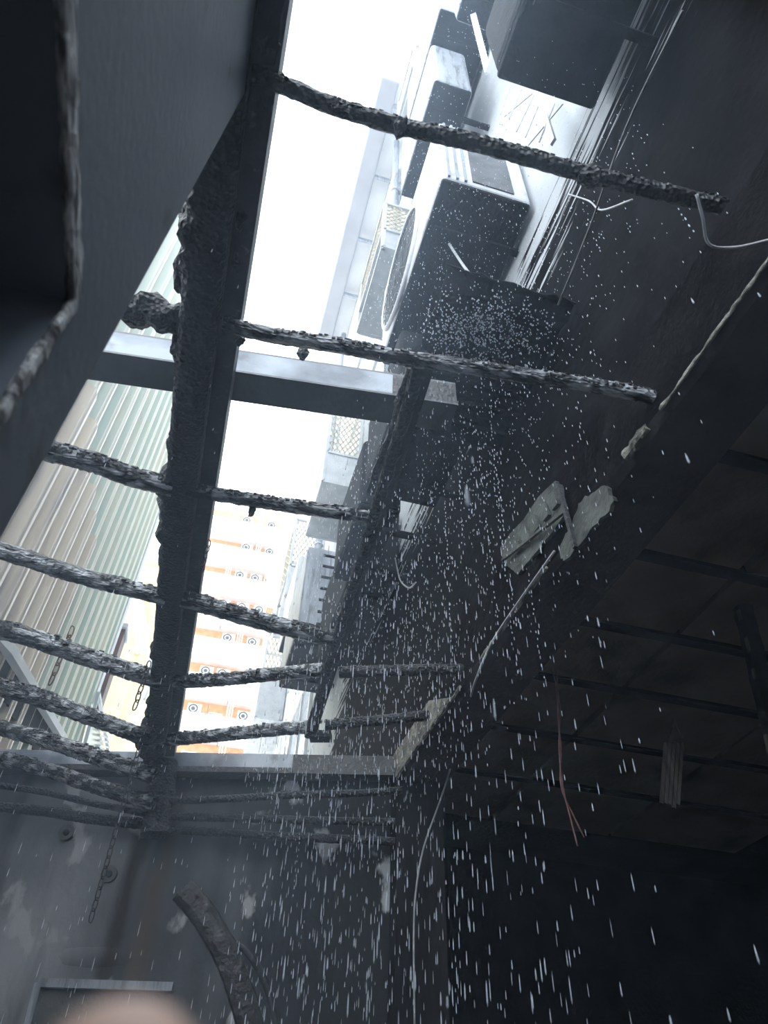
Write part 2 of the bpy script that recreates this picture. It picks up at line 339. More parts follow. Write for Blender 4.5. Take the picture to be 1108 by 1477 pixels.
# torn board over the left wall
eb = thing('ceiling_board', (-0.4, 0, ZR), 'charred torn ceiling board jutting over the dark left wall', 'board')
e0 = atz(396, 95, H); e1 = atz(368, 93, H)
V = []; k = 60
pr = []
for i in range(k + 1):
    y = e0.y - i * 0.02
    pr.append(Vector((e0.x + 0.004 * noise.noise(Vector((y * 60, 1, 0))) + 0.003 * noise.noise(Vector((y * 140, 1, 0))), y, ZR - 0.004)))
poly = [Vector((-0.9, e0.y - k * 0.02, ZR - 0.004)), Vector((-0.9, e1.y, ZR - 0.004)), Vector((e1.x - 0.02, e1.y, ZR - 0.004))] + pr
B().prism(poly, (0, 0, 0.025)).out('board', 'soot', eb)
lump((e0.x - 0.02, e0.y - 0.03, ZR + 0.01), 0.02, 3).out('char_flake', 'char', eb)
# unseen roof added for the room behind the left wall, walls behind the camera: keep the doorway dark
B().box(-4, XL - 0.12, -3, yE, ZR, ZR + 0.08).out('roof_light_block', 'soot'); tag(bpy.data.objects['roof_light_block'], 'unseen roof slab added to keep the side doorway dark', kind='structure')
tag(B().box(-4, 6, -3.1, -3, 0, ZR).out('wall_back', 'concrete'), 'sooty wall behind the camera', kind='structure')  # unseen; top lowered so more sky light reaches the near faces
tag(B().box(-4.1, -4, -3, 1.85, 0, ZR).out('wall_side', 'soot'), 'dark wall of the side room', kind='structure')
# tall building on the right: facade above, open shopfront below
zb = CH + 1.42
L0 = Vector((0.985, -3.0, zb)); L1 = Vector((0.905, 3.12, zb))
b = B()
b.box(XF, XF + 0.22, -3, 14.5, zb + 0.16, CH + 11.2)
b.box(XF, XF + 0.22, 3.2, 14.5, 0, zb + 0.16)
tag(b.out('wall_right', 'facade'), 'pale facade of the tall building, burnt black low down', kind='structure')
b = B().box(XF, 6, 14.4, 14.5, 0, CH + 11.2).box(XF + 0.2, 6, -3, 14.5, CH + 11.1, CH + 11.2)
tag(b.out('wall_end', 'facade'), 'far end of the tall building', kind='structure')

# lintel beam over the shopfront with chipped lower edge
lt = tag(thing('trim_1', (1.05, 1.5, zb), 'smoked concrete lintel running along the shopfront opening', None, kind='structure'))
wdt = 0.215
nL = 80; V = []; rows = 7
for i in range(nL + 1):
    p = L0.lerp(L1, i / nL); y = p.y
    e = 0.010 * noise.noise(Vector((y * 5, 0, 0))) + 0.006 * noise.noise(Vector((y * 19, 3, 0)))
    prof = [(0.0, 0.30), (-0.004, 0.16), (-0.010, 0.10), (-0.012 + e, 0.012 + abs(e)), (0.012 + e, 0.0), (wdt, 0.0), (wdt, 0.30)]
    V += [Vector((p.x + dx, y, zb + dz)) for dx, dz in prof]
Fc = []
for i in range(nL):
    for j in range(rows - 1): a = i * rows + j; Fc.append((a, a + 1, a + rows + 1, a + rows))
    Fc.append((i * rows + rows - 1, i * rows, (i + 1) * rows, (i + 1) * rows + rows - 1))
Fc += [tuple(range(rows)), tuple(range(nL * rows, nL * rows + rows))]
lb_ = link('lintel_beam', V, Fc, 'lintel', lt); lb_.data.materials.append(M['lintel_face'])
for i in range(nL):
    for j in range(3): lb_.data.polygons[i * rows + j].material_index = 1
def onlint(y, dx=-0.014, dz=0.012):
    t = (y - L0.y) / (L1.y - L0.y); p = L0.lerp(L1, t); return Vector((p.x + dx, p.y, zb + dz))
for (ya, yb, r) in ((0.42, 0.86, 0.006), (0.92, 1.02, 0.014), (1.5, 2.05, 0.007), (2.25, 2.75, 0.009)):
    b = B(); crusty(b, [onlint(ya), onlint((ya + yb) / 2), onlint(yb)], r * 0.7, r, 0.8, 40, 0.012, 8, 2, ya); b.out('chipped_edge', 'chip', lt)
b = B()
q = [onlint(2.35, -0.02, 0.02), onlint(3.08, -0.02, 0.0), onlint(3.1, -0.025, 0.12), onlint(2.6, -0.02, 0.14)]
b.prism(q, (0.012, 0, 0)); b.out('bare_plaster_patch', 'chip', lt)
# column at the end of the lintel
b = B().box(0.90, 1.12, 3.10, 3.32, 0, zb + 0.16)
tag(b.out('wall_column', 'column'), 'smoke blackened concrete column at the end of the lintel', kind='structure')
# dark shop behind the opening
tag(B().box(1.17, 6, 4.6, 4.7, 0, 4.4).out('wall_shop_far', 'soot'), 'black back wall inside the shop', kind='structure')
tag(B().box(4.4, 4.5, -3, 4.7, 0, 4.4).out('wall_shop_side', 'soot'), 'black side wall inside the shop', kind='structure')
zc = CH + 1.66
ce = tag(thing('ceiling', (2.4, 1, zc), 'smoke browned boarded ceiling inside the dark shop', None, kind='structure'))
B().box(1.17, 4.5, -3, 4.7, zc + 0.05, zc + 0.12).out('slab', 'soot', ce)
ys = [-0.5, 0.1, 0.62, 1.1, 1.58, 2.0, 2.42, 2.9, 3.4, 4.0]
for i in range(len(ys) - 1):
    for (xa, xb) in ((1.21, 1.72), (1.75, 2.5), (2.53, 3.4)):
        B().box(xa, xb, ys[i] + 0.03, ys[i + 1] - 0.03, zc + 0.012 * random.random(), zc + 0.04).out('ceiling_panel', 'brown', ce)
for y in ys[1:-1]:
    B().box(1.19, 4.0, y - 0.022, y + 0.022, zc - 0.004, zc + 0.05).out('joist', 'soot', ce)

# ================================================================== CROSS BEAMS
# painted steel beam across the open roof
zs = CH + 1.66
n0_ = atz(159, 508, 1.66); n1_ = atz(552, 567, 1.66); f0_ = atz(136, 546, 1.66); f1_ = atz(537, 599, 1.66)
d = (n1_ - n0_); d.normalize()
na = n0_ - d * 0.75; nb = n0_ + d * ((0.50 - n0_.x) / d.x)
wdth = ((f0_ - n0_).cross(d)).length; perp = Vector((-d.y, d.x, 0))
tp = ray(335, 506); tpy = (n0_ + d * 0.45).y
hgt = 0.098
sb = thing('steel_beam', (na + nb) / 2, 'wet grey steel cross beam spanning the open roof behind the charred rafter', 'beam')
b = B()
t = 0.008
# I-section: two flanges and a web near the front face
P = [na, nb]
def slab(b, a0, a1, y0, y1, z0, z1):
    b.add([a0 + perp * y0 + Vector((0, 0, z0)), a1 + perp * y0 + Vector((0, 0, z0)), a1 + perp * y1 + Vector((0, 0, z0)), a0 + perp * y1 + Vector((0, 0, z0)),
           a0 + perp * y0 + Vector((0, 0, z1)), a1 + perp * y0 + Vector((0, 0, z1)), a1 + perp * y1 + Vector((0, 0, z1)), a0 + perp * y1 + Vector((0, 0, z1))],
          [(0, 3, 2, 1), (4, 5, 6, 7), (0, 1, 5, 4), (1, 2, 6, 5), (2, 3, 7, 6), (3, 0, 4, 7)])
nm = atz(566, 569, 1.66); bw = B(); slab(bw, na, nm, 0, t, 0.0, hgt); bw.out('web', 'steel_pale', sb)
bw = B(); slab(bw, nm, nb, 0, t, 0.0, hgt); bw.out('burnt_web', 'steel_dark', sb)
bf = B(); slab(bf, na, nb, -0.004, wdth, -t, 0); bf.out('bottom_flange', 'steel', sb)
bf = B(); slab(bf, na, nb, 0.0, wdth, hgt, hgt + t); bf.out('top_flange', 'steel', sb)
q = atz(433, 528, 1.66); lump(q + Vector((0, -0.004, 0.06)), 0.017, 5).out('char_flake', 'char', sb)
# beam on top of the far wall
fb = thing('wall_plate_beam', (A0 + A1) / 2 + Vector((0, 0, CH + 1.45)), 'grey steel beam lying along the top of the far wall', 'beam')
P0 = A0 + Vector((0, 0, CH + 1.452)); P1 = A1 + Vector((0, 0, CH + 1.452))
b = B()
def slab2(b, y0, y1, z0, z1):
    c = [P0 + wn * y0, P1 + wn * y0, P1 + wn * y1, P0 + wn * y1]
    b.add([p + Vector((0, 0, z0)) for p in c] + [p + Vector((0, 0, z1)) for p in c], [(0, 3, 2, 1), (4, 5, 6, 7), (0, 1, 5, 4), (1, 2, 6, 5), (2, 3, 7, 6), (3, 0, 4, 7)])
PM = P0 + wd * ((onwall(425, 1100).x - P0.x) / wd.x); PA, PZ = P0, P1
P1 = PM; slab2(b, -0.06, 0.0, 0.028, 0.10); b.out('web', 'steel_pale', fb)
P0, P1 = PM, PZ; b = B(); slab2(b, -0.06, 0.0, 0.028, 0.10); b.out('sooty_web', 'steel_dark', fb); P0 = PA
b = B(); slab2(b, -0.075, 0.10, 0.0, 0.026); b.out('bottom_flange', 'steel_dark', fb)  # dark flange colour also stands for its shaded underside

# ------------------------------------------------------------------ main charred rafter
rb = thing('main_rafter', (-0.2, 1.9, ZR), 'thick charred black rafter running away overhead with ragged flaking edges', 'beam')
def ragged(t, c, p):
    return (-0.0 if c > -0.3 else -1) * 0.06 * max(0, noise.noise(Vector((p.y * 5, 1.3, 0))) + 0.45 * noise.noise(Vector((p.y * 19, 2.3, p.z * 9))) + 0.25 * noise.noise(Vector((p.y * 50, 5, p.z * 20))))
b = B(); crusty(b, [(-0.222, 0.30, ZR + 0.03), (-0.222, 1.8, ZR + 0.03), (-0.215, 3.62, ZR + 0.03)], 0.046, 0.05, 0.05, 40, 0.007, 26, 6, 1, ragged); b.out('charred_timber', 'char', rb)
b = B().box(-0.186, -0.128, -0.3, 3.66, ZR + 0.03, ZR + 0.036).box(-0.134, -0.128, -0.3, 3.66, ZR + 0.036, ZR + 0.12).box(-0.186, -0.128, -0.3, 3.66, ZR + 0.115, ZR + 0.12)
b.out('steel_channel', 'steel_dark', rb)
b = B(); crusty(b, [onwall(236, 1100, 0.10), onwall(232, 1150, 0.10), onwall(224, 1205, 0.10)], 0.062, 0.05, 0.12, 20, 0.012, 16, 4, 7); b.out('charred_post_stub', 'char', rb)
for (px, py, r) in ((350, 312, 0.028), (345, 375, 0.026), (350, 230, 0.012), (345, 268, 0.012), (341, 395, 0.014)):
    lump(atz(px, py, H + 0.05), r, px, (0.7, 1.5, 0.9)).out('char_flake', 'char', rb)
for (px, py, r) in ((262, 310, 0.02), (258, 390, 0.03), (250, 500, 0.022), (240, 640, 0.02), (232, 800, 0.03), (228, 860, 0.03), (222, 1010, 0.03)):
    lump(atz(px + 8, py, H + 0.04), r, py, (0.8, 2.0, 0.9)).out('char_flake', 'char', rb)
# stub of a burnt purlin on the left of the rafter
st = thing('charred_purlin_stub', atz(220, 450, H + 0.05), 'short fat charred purlin stub left of the rafter near the steel beam', 'pole')
b = B(); crusty(b, [atz(182, 452, H + 0.05), atz(215, 448, H + 0.05), atz(262, 462, H + 0.05)], 0.038, 0.036, 0.5, 22, 0.007, 18, 2, 8); b.out('charred_core', 'char', st)

# ------------------------------------------------------------------ charred cross poles
def pole(pts, r, label, lumps=(), m='char_pipe', group='charred roof poles', amp=0.13, seed=0):
    t = thing('charred_pole', (Vector(pts[0]) + Vector(pts[-1])) / 2, label, 'pole', group)
    b = B(); crusty(b, smoothpath(pts, 6), r, r, amp, 75, 0.0085, 14, 2.3, seed); b.out('pole', m, t)
    # broken ridge of charred blocks along the top edge
    P = smoothpath(pts, 24); acc = 0; bb = B(); last = P[0]; rs = random.Random(seed)
    for p in P:
        for k in range(2):
            a = rs.uniform(-0.5, 1.7); d = Vector((0, -math.cos(a), math.sin(a)))
            if noise.noise(p * 9 + Vector((seed, 0, 0))) > -0.15:
                s = r * rs.uniform(0.14, 0.30); o = p + d * r * 0.95 + Vector((rs.uniform(-1, 1) * 0.012, 0, 0))
                bb.quadbar(o - Vector((s, 0, 0)), o + Vector((s * rs.uniform(0.6, 1.2), 0, 0)), s * 1.6, s * 1.6, d)
    if bb.v: bb.out('char_blocks', 'char', t)['kind'] = 'stuff'
    for (px, py, z, rr, st_) in lumps: lump(atz(px, py, z), rr, px, st_).out('char_flake', 'char', t)
    return t
def wp(L, off): return [onwall(x, y, off) for x, y in L]
def zp(L, z=H): return [atz(x, y, z) for x, y in L]
pole(zp([(348, 98), (420, 128), (480, 153), (580, 183), (700, 210), (850, 252), (1010, 290), (1040, 298)], H + 0.03), 0.0165, 'long charred pole crossing the sky highest in the picture',
     ((402, 118, H + 0.03, 0.018, (1, 1, 1)), (577, 183, H + 0.02, 0.020, (0.7, 1, 1.2)), (490, 158, H, 0.012, (1.6, 1, 1)), (850, 255, H + 0.02, 0.022, (1, 1, 1))), 'char', seed=1)
pole(zp([(322, 468), (400, 485), (480, 497), (580, 516), (680, 530), (780, 545), (880, 560), (975, 580)], H), 0.0185, 'wet charred pole in front of the painted steel beam',
     ((372, 476, H + 0.03, 0.012, (1.6, 1, 0.7)), (345, 492, H - 0.02, 0.012, (1, 1, 1))), seed=2)
pole(zp([(270, 705), (330, 716), (420, 730), (480, 738), (538, 748)], H), 0.0205, 'charred pole right of the rafter with a flake hanging from it',
     ((364, 734, H - 0.01, 0.014, (0.8, 0.8, 2.4)),), seed=3)
pole(zp([(262, 864), (300, 874), (380, 897), (440, 912), (484, 922)], H), 0.030, 'thick charred pole right of the rafter, just below the hanging flake',
     ((296, 868, H + 0.05, 0.024, (1, 1, 1)),), seed=4)
pole(zp([(252, 984), (320, 980), (400, 972), (466, 966)], H), 0.026, 'charred pole with pale broken tip before the orange balconies', seed=5)
pole(zp([(232, 1068), (320, 1060), (400, 1052), (458, 1048)], H), 0.028, 'lowest charred pole crossing in front of the orange balconies', ((297, 1055, H + 0.05, 0.014, (1, 1, 1)),), seed=6)
pole(zp([(66, 650), (130, 666), (190, 688), (250, 703)], H), 0.028, 'topmost charred pole against the green corrugated wall', ((150, 668, H + 0.04, 0.012, (1, 1, 1)),), seed=7)
pole(zp([(-40, 782), (40, 806), (120, 832), (240, 862)], H), 0.0275, 'second charred pole from the top against the green wall', seed=8)
pole(zp([(-40, 900), (40, 918), (120, 946), (232, 982)], H), 0.034, 'third charred pole down against the green wall, thickest of them', seed=9)
pole(zp([(-40, 982), (40, 1002), (120, 1030), (225, 1070)], H), 0.035, 'fourth charred pole down against the green wall, near the hanging chain', seed=10)
pole(wp([(-40, 1040), (60, 1066), (140, 1092), (222, 1120)], 0.30), 0.034, 'charred pole just above the far wall plate left of the rafter', seed=11)
pole(wp([(-40, 1085), (60, 1108), (140, 1135), (222, 1158)], 0.22), 0.031, 'charred pole hanging low before the far wall plate left of the rafter', seed=12)
pole(wp([(-40, 1128), (60, 1142), (140, 1160), (222, 1176)], 0.14), 0.014, 'thin dim charred pole against the far wall left of the rafter', m='char', seed=13)
pole(wp([(-40, 1160), (60, 1170), (140, 1182), (222, 1190)], 0.10), 0.022, 'sooty pole lying on the far wall left of the rafter, lowest one', m='char', seed=14)
pole(wp([(236, 1156), (330, 1152), (420, 1147), (520, 1144), (580, 1140)], 0.12), 0.016, 'thin charred pole under the far wall plate right of the rafter', m='char', seed=15)
pole(wp([(236, 1178), (330, 1180), (440, 1183), (570, 1186)], 0.10), 0.017, 'middle thin charred pole on the far wall right of the rafter', m='char', seed=16)
pole(wp([(236, 1196), (330, 1202), (440, 1208), (570, 1214)], 0.08), 0.018, 'lowest thin charred pole on the far wall right of the rafter', m='char', seed=17)
pole(zp([(490, 970), (560, 968), (640, 966), (700, 968)], H), 0.022, 'charred pole with shade painted dark, running from the angle iron to the shopfront, upper', m='char', seed=18)  # blacker char stands for the shadow on this side
pole(zp([(470, 1046), (560, 1038), (640, 1030), (700, 1028)], H), 0.022, 'charred pole with shade painted dark, running from the angle iron to the shopfront, lower', m='char', seed=19)  # blacker char for the shadow here too
# burnt angle iron along the right ends of the poles
ai = thing('angle_iron', atz(520, 820, H), 'burnt black angle iron running away under the pole ends', 'beam')
pa = atz(612, 530, H - 0.02); pb = atz(447, 1062, H - 0.02)
b = B()
b.quadbar(pa, pb, 0.042, 0.006).quadbar(pa + Vector((0.022, 0, 0.025)), pb + Vector((0.022, 0, 0.025)), 0.006, 0.05); b.out('angle_bar', 'steel_dark', ai)
b = B(); crusty(b, [pa + Vector((-0.012, 0, -0.004)), pb + Vector((-0.008, 0, -0.004))], 0.016, 0.008, 0.5, 25, 0.012, 8, 2, 4); b.out('char_crust', 'char', ai)
b = B(); crusty(b, [pa + Vector((-0.026, 0, 0.004)), (pa + pb) / 2 + Vector((-0.026, 0, 0.004)), pb + Vector((-0.024, 0, 0.004))], 0.003, 0.003, 1.2, 20, 0.02, 6, 2, 6); b.out('pale_flaked_edge', 'chip', ai)
b = B().quadbar(atz(447, 1062, H - 0.02), atz(478, 1062, H - 0.02), 0.06, 0.03); b.out('end_plate', 'steel_dark', ai)
# second burnt plank beside the angle iron
pk = thing('burnt_plank', atz(570, 600, H + 0.25), 'scorched plank hanging beside the angle iron under the steel beam', 'plank')
b = B(); crusty(b, [atz(598, 530, H + 0.02), atz(575, 610, H + 0.02), atz(545, 690, H + 0.02)], 0.022, 0.012, 0.4, 20, 0.012, 14, 3, 9); b.out('plank', 'char', pk)
for k, (a, c) in enumerate((((604, 535), (592, 572)), ((592, 606), (572, 668)))):
    b = B(); crusty(b, [atz(*a, H - 0.005), atz(*c, H - 0.005)], 0.004, 0.003, 1.0, 40, 0.008, 6, 2, k); b.out('pale_split', 'chip', pk)

# ------------------------------------------------------------------ chains
def chain(name, top, bot, n, label, m='chain', group=None, lw=0.0105, wr=0.0024):
    top = Vector(top); bot = Vector(bot)
    t = thing(name, top, label, 'chain', group); d = (bot - top) / n; L = d.length; ax = d.normalized()
    base = None
    for i in range(n):
        c = top + d * (i + 0.5); pts = []
        u = Vector((0.75, -0.66, 0)) if i % 2 else Vector((0.66, 0.75, 0)); u = (u - ax * u.dot(ax)).normalized()
        hl = L * 0.62
        for k in range(16):
            a = 2 * math.pi * k / 16; s = math.sin(a)
            pts.append(ax * (math.copysign(min(abs(s) * 1.15, 1), s) * (hl - 0.0)) + u * (math.cos(a) * lw))
        B().tube([c + p for p in pts], wr, 6, True).out('chain_link', m, t, True)
    return t
yC = 3.05
ct = aty(204, 1068, yC); cb = Vector((ct.x, yC, aty(125, 1328, yC).z))
chain('hanging_chain', ct, cb, 19, 'long black chain hanging before the far wall below the rafter')
hb = thing('hook_block', ct, 'round charred block on the pole where the long chain hangs', 'block')
lump(ct + Vector((0.0, 0, 0.03)), 0.045, 4, (1.2, 0.8, 0.8), 0.25).out('charred_lump', 'char', hb)
c2 = atz(216, 955, H - 0.03); chain('short_chain', c2, (c2.x - 0.005, c2.y, c2.z - 0.20), 6, 'short black chain dangling left of the rafter over the yellow wall', lw=0.010)
c3 = atz(302, 780, H + 0.02); chain('short_chain', c3, (c3.x, c3.y + 0.01, c3.z - 0.12), 5, 'short black chain hanging against the right edge of the rafter', lw=0.008, wr=0.002)
c4 = atx(105, 905, -1.085); chain('rusty_chain', c4, (c4.x, c4.y, c4.z - 0.46), 6, 'rusty chain hanging before the green corrugated wall', 'rust', lw=0.020, wr=0.005)

# ================================================================== NEIGHBOURS ON THE LEFT
XG = -1.15; zt = CH + 6.45; yc = 6.72
cw = thing('corrugated_cladding', (XG, 5, 0), 'tall pale green corrugated sheet wall of the next building', 'cladding')
def corr(name, y0, y1, z0, z1, m, pitch=0.2667, dx=0.0):
    prof = []; y = y0; ph = [(0, 0), (0.40, 0), (0.50, 0.06), (0.86, 0.06), (0.96, 0)]
    while y < y1 - 1e-6:
        for a, h in ph:
            yy = y + a * pitch
            if yy <= y1: prof.append((yy, h))
        for a in (0.60, 0.68): prof.append((y + a * pitch, 0.06 if a == 0.60 else 0.066))
        y += pitch
    prof = sorted(set(p for p in prof if p[0] <= y1)); prof.append((y1, 0))
    V = []; 
    for (yy, h) in prof: V += [(XG + dx + h, yy, z0), (XG + dx + h, yy, z1), (XG + dx + h - 0.004, yy, z0), (XG + dx + h - 0.004, yy, z1)]
    Fc = []
    for i in range(len(prof) - 1):
        a = 4 * i; c = a + 4
        Fc += [(a, c, c + 1, a + 1), (a + 2, a + 3, c + 3, c + 2), (a + 1, c + 1, c + 3, a + 3), (a, a + 2, c + 2, c)]
    o = link(name, V, Fc, m, cw)
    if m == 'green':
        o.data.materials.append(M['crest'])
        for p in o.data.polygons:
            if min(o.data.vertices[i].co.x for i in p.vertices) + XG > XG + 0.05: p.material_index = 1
    return o
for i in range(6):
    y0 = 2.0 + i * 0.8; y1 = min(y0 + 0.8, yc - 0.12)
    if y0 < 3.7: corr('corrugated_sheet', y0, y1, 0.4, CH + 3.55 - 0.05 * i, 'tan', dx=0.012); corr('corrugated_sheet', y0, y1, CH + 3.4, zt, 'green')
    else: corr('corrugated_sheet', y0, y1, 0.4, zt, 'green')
B().box(XG - 0.02, XG + 0.06, yc - 0.14, yc, 3.2, zt).out('corner_flashing', 'flash', cw)
B().box(-4.0, XG - 0.01, 1.9, yc - 0.02, 0, zt - 0.02).out('building_body', 'concrete', cw)
B().box(XG - 0.02, XG + 0.05, 2.0, yc, zt, zt + 0.05).out('top_flashing', 'flash', cw)
# slanting pale flashing with burnt sheet under it, in front of the green wall
XS = XG + 0.10
fl = thing('roof_flashing', atx(45, 1000, XS), 'pale slanting metal flashing before the green wall', 'flashing')
B().quadbar(atx(-15, 905, XS), atx(12, 935, XS), 0.05, 0.05).quadbar(atx(12, 935, XS), atx(98, 1078, XS), 0.05, 0.05).out('flashing_strip', 'flash', fl)
bs = thing('burnt_sheet', atx(30, 1040, XS), 'torn black burnt roofing sheet under the slanting flashing', 'sheet')
rg = [(-20, 925), (8, 940), (50, 1010), (95, 1085), (70, 1100), (55, 1092), (45, 1075), (38, 1062), (26, 1052), (24, 1040), (14, 1030), (12, 1016), (-5, 1005), (-20, 1000)]
B().prism([atx(x, y, XS - 0.035) for x, y in rg], (-0.012, 0, 0)).out('torn_sheet', 'soot', bs)
gv = thing('gable_vent', atx(142, 1040, XS), 'small pale triangular gable vent before the green wall', 'vent')
g0 = atx(142, 1000, XS); g1 = atx(118, 1090, XS); g2 = atx(158, 1092, XS)
B().quadbar(g0, g1, 0.03, 0.03).quadbar(g0, g2, 0.03, 0.03).out('vent_frame', 'flash', gv)
B().prism([g0 + Vector((-0.03, 0, -0.1)), g1 + Vector((-0.03, 0, 0)), g2 + Vector((-0.03, 0, 0))], (-0.02, 0, 0)).out('vent_back', 'green', gv)
for k in range(6):
    t = 0.45 + 0.09 * k; B().quadbar(g0.lerp(g1, t).lerp(g0.lerp(g2, t), 0.55), g0.lerp(g2, t), 0.03, 0.02).out('louvre', 'white', gv)
# yellow house and maroon post past the corner
yh = thing('yellow_house', (-2.3, 12, 0), 'yellow rendered house past the end of the green wall', 'building')
p1 = aty(213, 812, 11.0)
B().box(-5, p1.x + 0.35, 11, 16, 0, p1.z).out('wall', 'cream', yh)
B().box(-5, p1.x + 0.45, 10.9, 16, p1.z, p1.z + 0.12).out('roof_edge', 'white', yh)
mp_ = thing('maroon_post', aty(180, 980, 7.4), 'maroon steel post standing at the end of the green wall', 'post')
q0 = aty(164, 905, 7.2); B().box(q0.x - 0.06, q0.x + 0.13, 7.2, 7.45, 0, q0.z).out('post', 'maroon', mp_)
B().box(q0.x - 0.08, q0.x + 0.15, 7.15, 7.5, q0.z, q0.z + 0.05).out('post_cap', 'flash', mp_)
dp = thing('drain_pipe', aty(205, 900, 9.0), 'pale bent drain pipes on the yellow house', 'pipe')
for k, (xa, xb) in enumerate(((190, 201), (199, 209))):
    B().tube(smoothpath([aty(xa, 840, 10.9), aty(xa + 4, 880, 10.9), aty(xb, 925, 10.9), aty(xb - 6, 940, 10.9)], 6), 0.07, 8).out('pipe', 'white', dp, True)
B().tube(smoothpath([aty(208, 925, 10.9), aty(216, 950, 10.9), aty(214, 985, 10.9), aty(206, 1010, 10.9)], 6), 0.04, 8).out('hose', 'flash', dp, True)

# ================================================================== FAR APARTMENT BLOCK
YB = 42.0
ab = thing('apartment_block', (1.5, YB + 1, 0), 'far white apartment block with orange balconies', 'building')
xa, xb = -5.0, 4.6; fl_h = 2.75; top = CH + 0.95 * YB
nf = int(top / fl_h)
B().box(xa, xb, YB + 1.0, YB + 9, 0, top).out('orange_wall', 'orange', ab)
rs = random.Random(5)
acg = 'air conditioners on the far balconies'; row = 0; ORD = 'first second third fourth fifth sixth seventh eighth ninth tenth eleventh twelfth'.split()
for f in range(4, nf + 1):
    z = f * fl_h
    if z + 1.3 > top + 0.6: break
    B().box(xa, xb, YB - 0.15, YB, z - 0.35, z + 1.20).out('parapet', 'white', ab)
    B().box(xa, xb, YB, YB + 1.0, z - 0.2, z).out('balcony_floor', 'white', ab)
    if z < CH + 0.40 * YB: continue
    x = -1.5 + rs.uniform(0, 0.4); row += 1; nth = 0
    while x < 2.9:
        kind = rs.random()
        if kind < 0.55:
            w = 0.85; nth += 1
            ac = thing('small_air_conditioner', (x + w / 2, YB + 0.3, z + 1.2), 'small white air conditioner, %s from the rafter on the %s far balcony row up' % (ORD[nth - 1], ORD[row - 1]), 'air conditioner', acg)
            B().box(x, x + w, YB + 0.02, YB + 0.36, z + 1.2, z + 1.85).out('casing', 'acwhite', ac)
            B().ring((x + w * 0.42, YB - 0.02, z + 1.52), (0, 1, 0), 0.25, 0.045, 20, 4).out('fan_ring', 'grille', ac)
            B().disc((x + w * 0.42, YB + 0.0, z + 1.52), (0, 1, 0), 0.13, 0.02, 12).out('fan_hub', 'grille', ac)
            x += w + rs.uniform(0.15, 0.5)
        elif kind < 0.8:
            w = 0.9; wn_ = B()
            wo = wn_.box(x, x + w, YB + 0.92, YB + 1.0, z + 0.3, z + 1.9).out('window', 'white', ab)
            for k in range(2): B().box(x + 0.06 + k * w / 2, x + w / 2 - 0.02 + k * w / 2, YB + 0.9, YB + 0.92, z + 0.36, z + 1.84).out('pane', 'pane', wo)
            x += w + 0.2
        else:
            for k in range(3): B().box(x + k * 0.16, x + k * 0.16 + 0.05, YB + 0.1, YB + 0.16, z + 1.2, z + 2.4).out('baluster', 'white', ab)
            x += 0.7

# ================================================================== TALL BUILDING: UNITS, CAGES, EAVE
def ac_unit(label, x0, x1, y0, y1, z0, z1, body='acwhite', under='acdark', fan=None, louvre=True, r=0.03, bracket=True, coil=False):
    z0 += CH; z1 += CH
    t = thing('air_conditioner', ((x0 + x1) / 2, (y0 + y1) / 2, z0), label, 'air conditioner', 'air conditioners on the tall facade')
    B().bbox(x0, x1, y0, y1, z0 + 0.012, z1, r).out('casing', body, t)
    B().bbox(x0 + 0.008, x1 - 0.008, y0 + 0.008, y1 - 0.008, z0, z0 + 0.03, min(r, 0.012), 2).out('bottom_tray', under, t)  # bottom tray takes the darker under colour, whatever the casing
    for k in range(2):
        yy = y0 + (y1 - y0) * (0.22 + 0.56 * k)
        if bracket:
            b = B().box(x0 + 0.04, XF - 0.004, yy - 0.016, yy + 0.016, z0 - 0.025, z0)
            b.out('bracket', under, t)
    if fan:
        fy, fz, fr = fan; fz += CH
        fa = B().disc((x0 - 0.004, fy, fz), (1, 0, 0), fr, 0.012, 48).out('fan_opening', 'dark', t)
        b = B()
        for k in range(6):
            b.ring((x0 - 0.012, fy, fz), (1, 0, 0), fr * (k + 1) / 6.0, 0.0022, 40, 4)
        for k in range(24):
            a = 2 * math.pi * k / 24; b.quadbar((x0 - 0.012, fy, fz), (x0 - 0.012, fy + fr * math.cos(a), fz + fr * math.sin(a)), 0.003, 0.003, Vector((1, 0, 0)))
        b.out('fan_grille', 'grille', fa)
        B().ring((x0 - 0.006, fy, fz), (1, 0, 0), fr + 0.012, 0.014, 48, 8).out('fan_rim', body, t, True)
    if coil:
        B().box(x0 + 0.15, x1 - 0.09, y0 - 0.006, y0 + 0.004, z0 + 0.05, z1 - 0.06).out('coil_panel', 'coil', t)
        for k in range(3): B().box(x0 + 0.03 + 0.04 * k, x0 + 0.042 + 0.04 * k, y0 - 0.008, y0 + 0.002, z0 + 0.03, z1 - 0.03).out('casing_rib', 'acgrey', t)
    elif louvre:
        n = 7
        for k in range(n):
            z = z0 + 0.08 + (z1 - z0 - 0.16) * k / (n - 1)
            B().box(x0 + (x1 - x0) * 0.35, x1 - 0.05, y0 - 0.006, y0 + 0.002, z - 0.012, z + 0.012).out('louvre', under, t)
    return t
ac_unit('white air conditioner whose big round dark fan shows against the sky', 0.49, 0.93, 1.10, 2.12, 3.25, 4.02, fan=(1.73, 3.60, 0.31), coil=True)
ac_unit('sooty air conditioner seen from below at the top of the picture', 0.48, 0.86, -0.55, 0.58, 2.75, 3.35, body='acdark', louvre=False, r=0.05)
ac_unit('plain grey box unit above the highest charred pole', 0.52, 0.78, 1.15, 1.9, 5.0, 5.9, body='acgrey', louvre=False)
ac_unit('soot blackened air conditioner hanging beyond the steel beam', 0.50, 0.88, 1.75, 2.38, 2.5, 3.05, body='acdark')
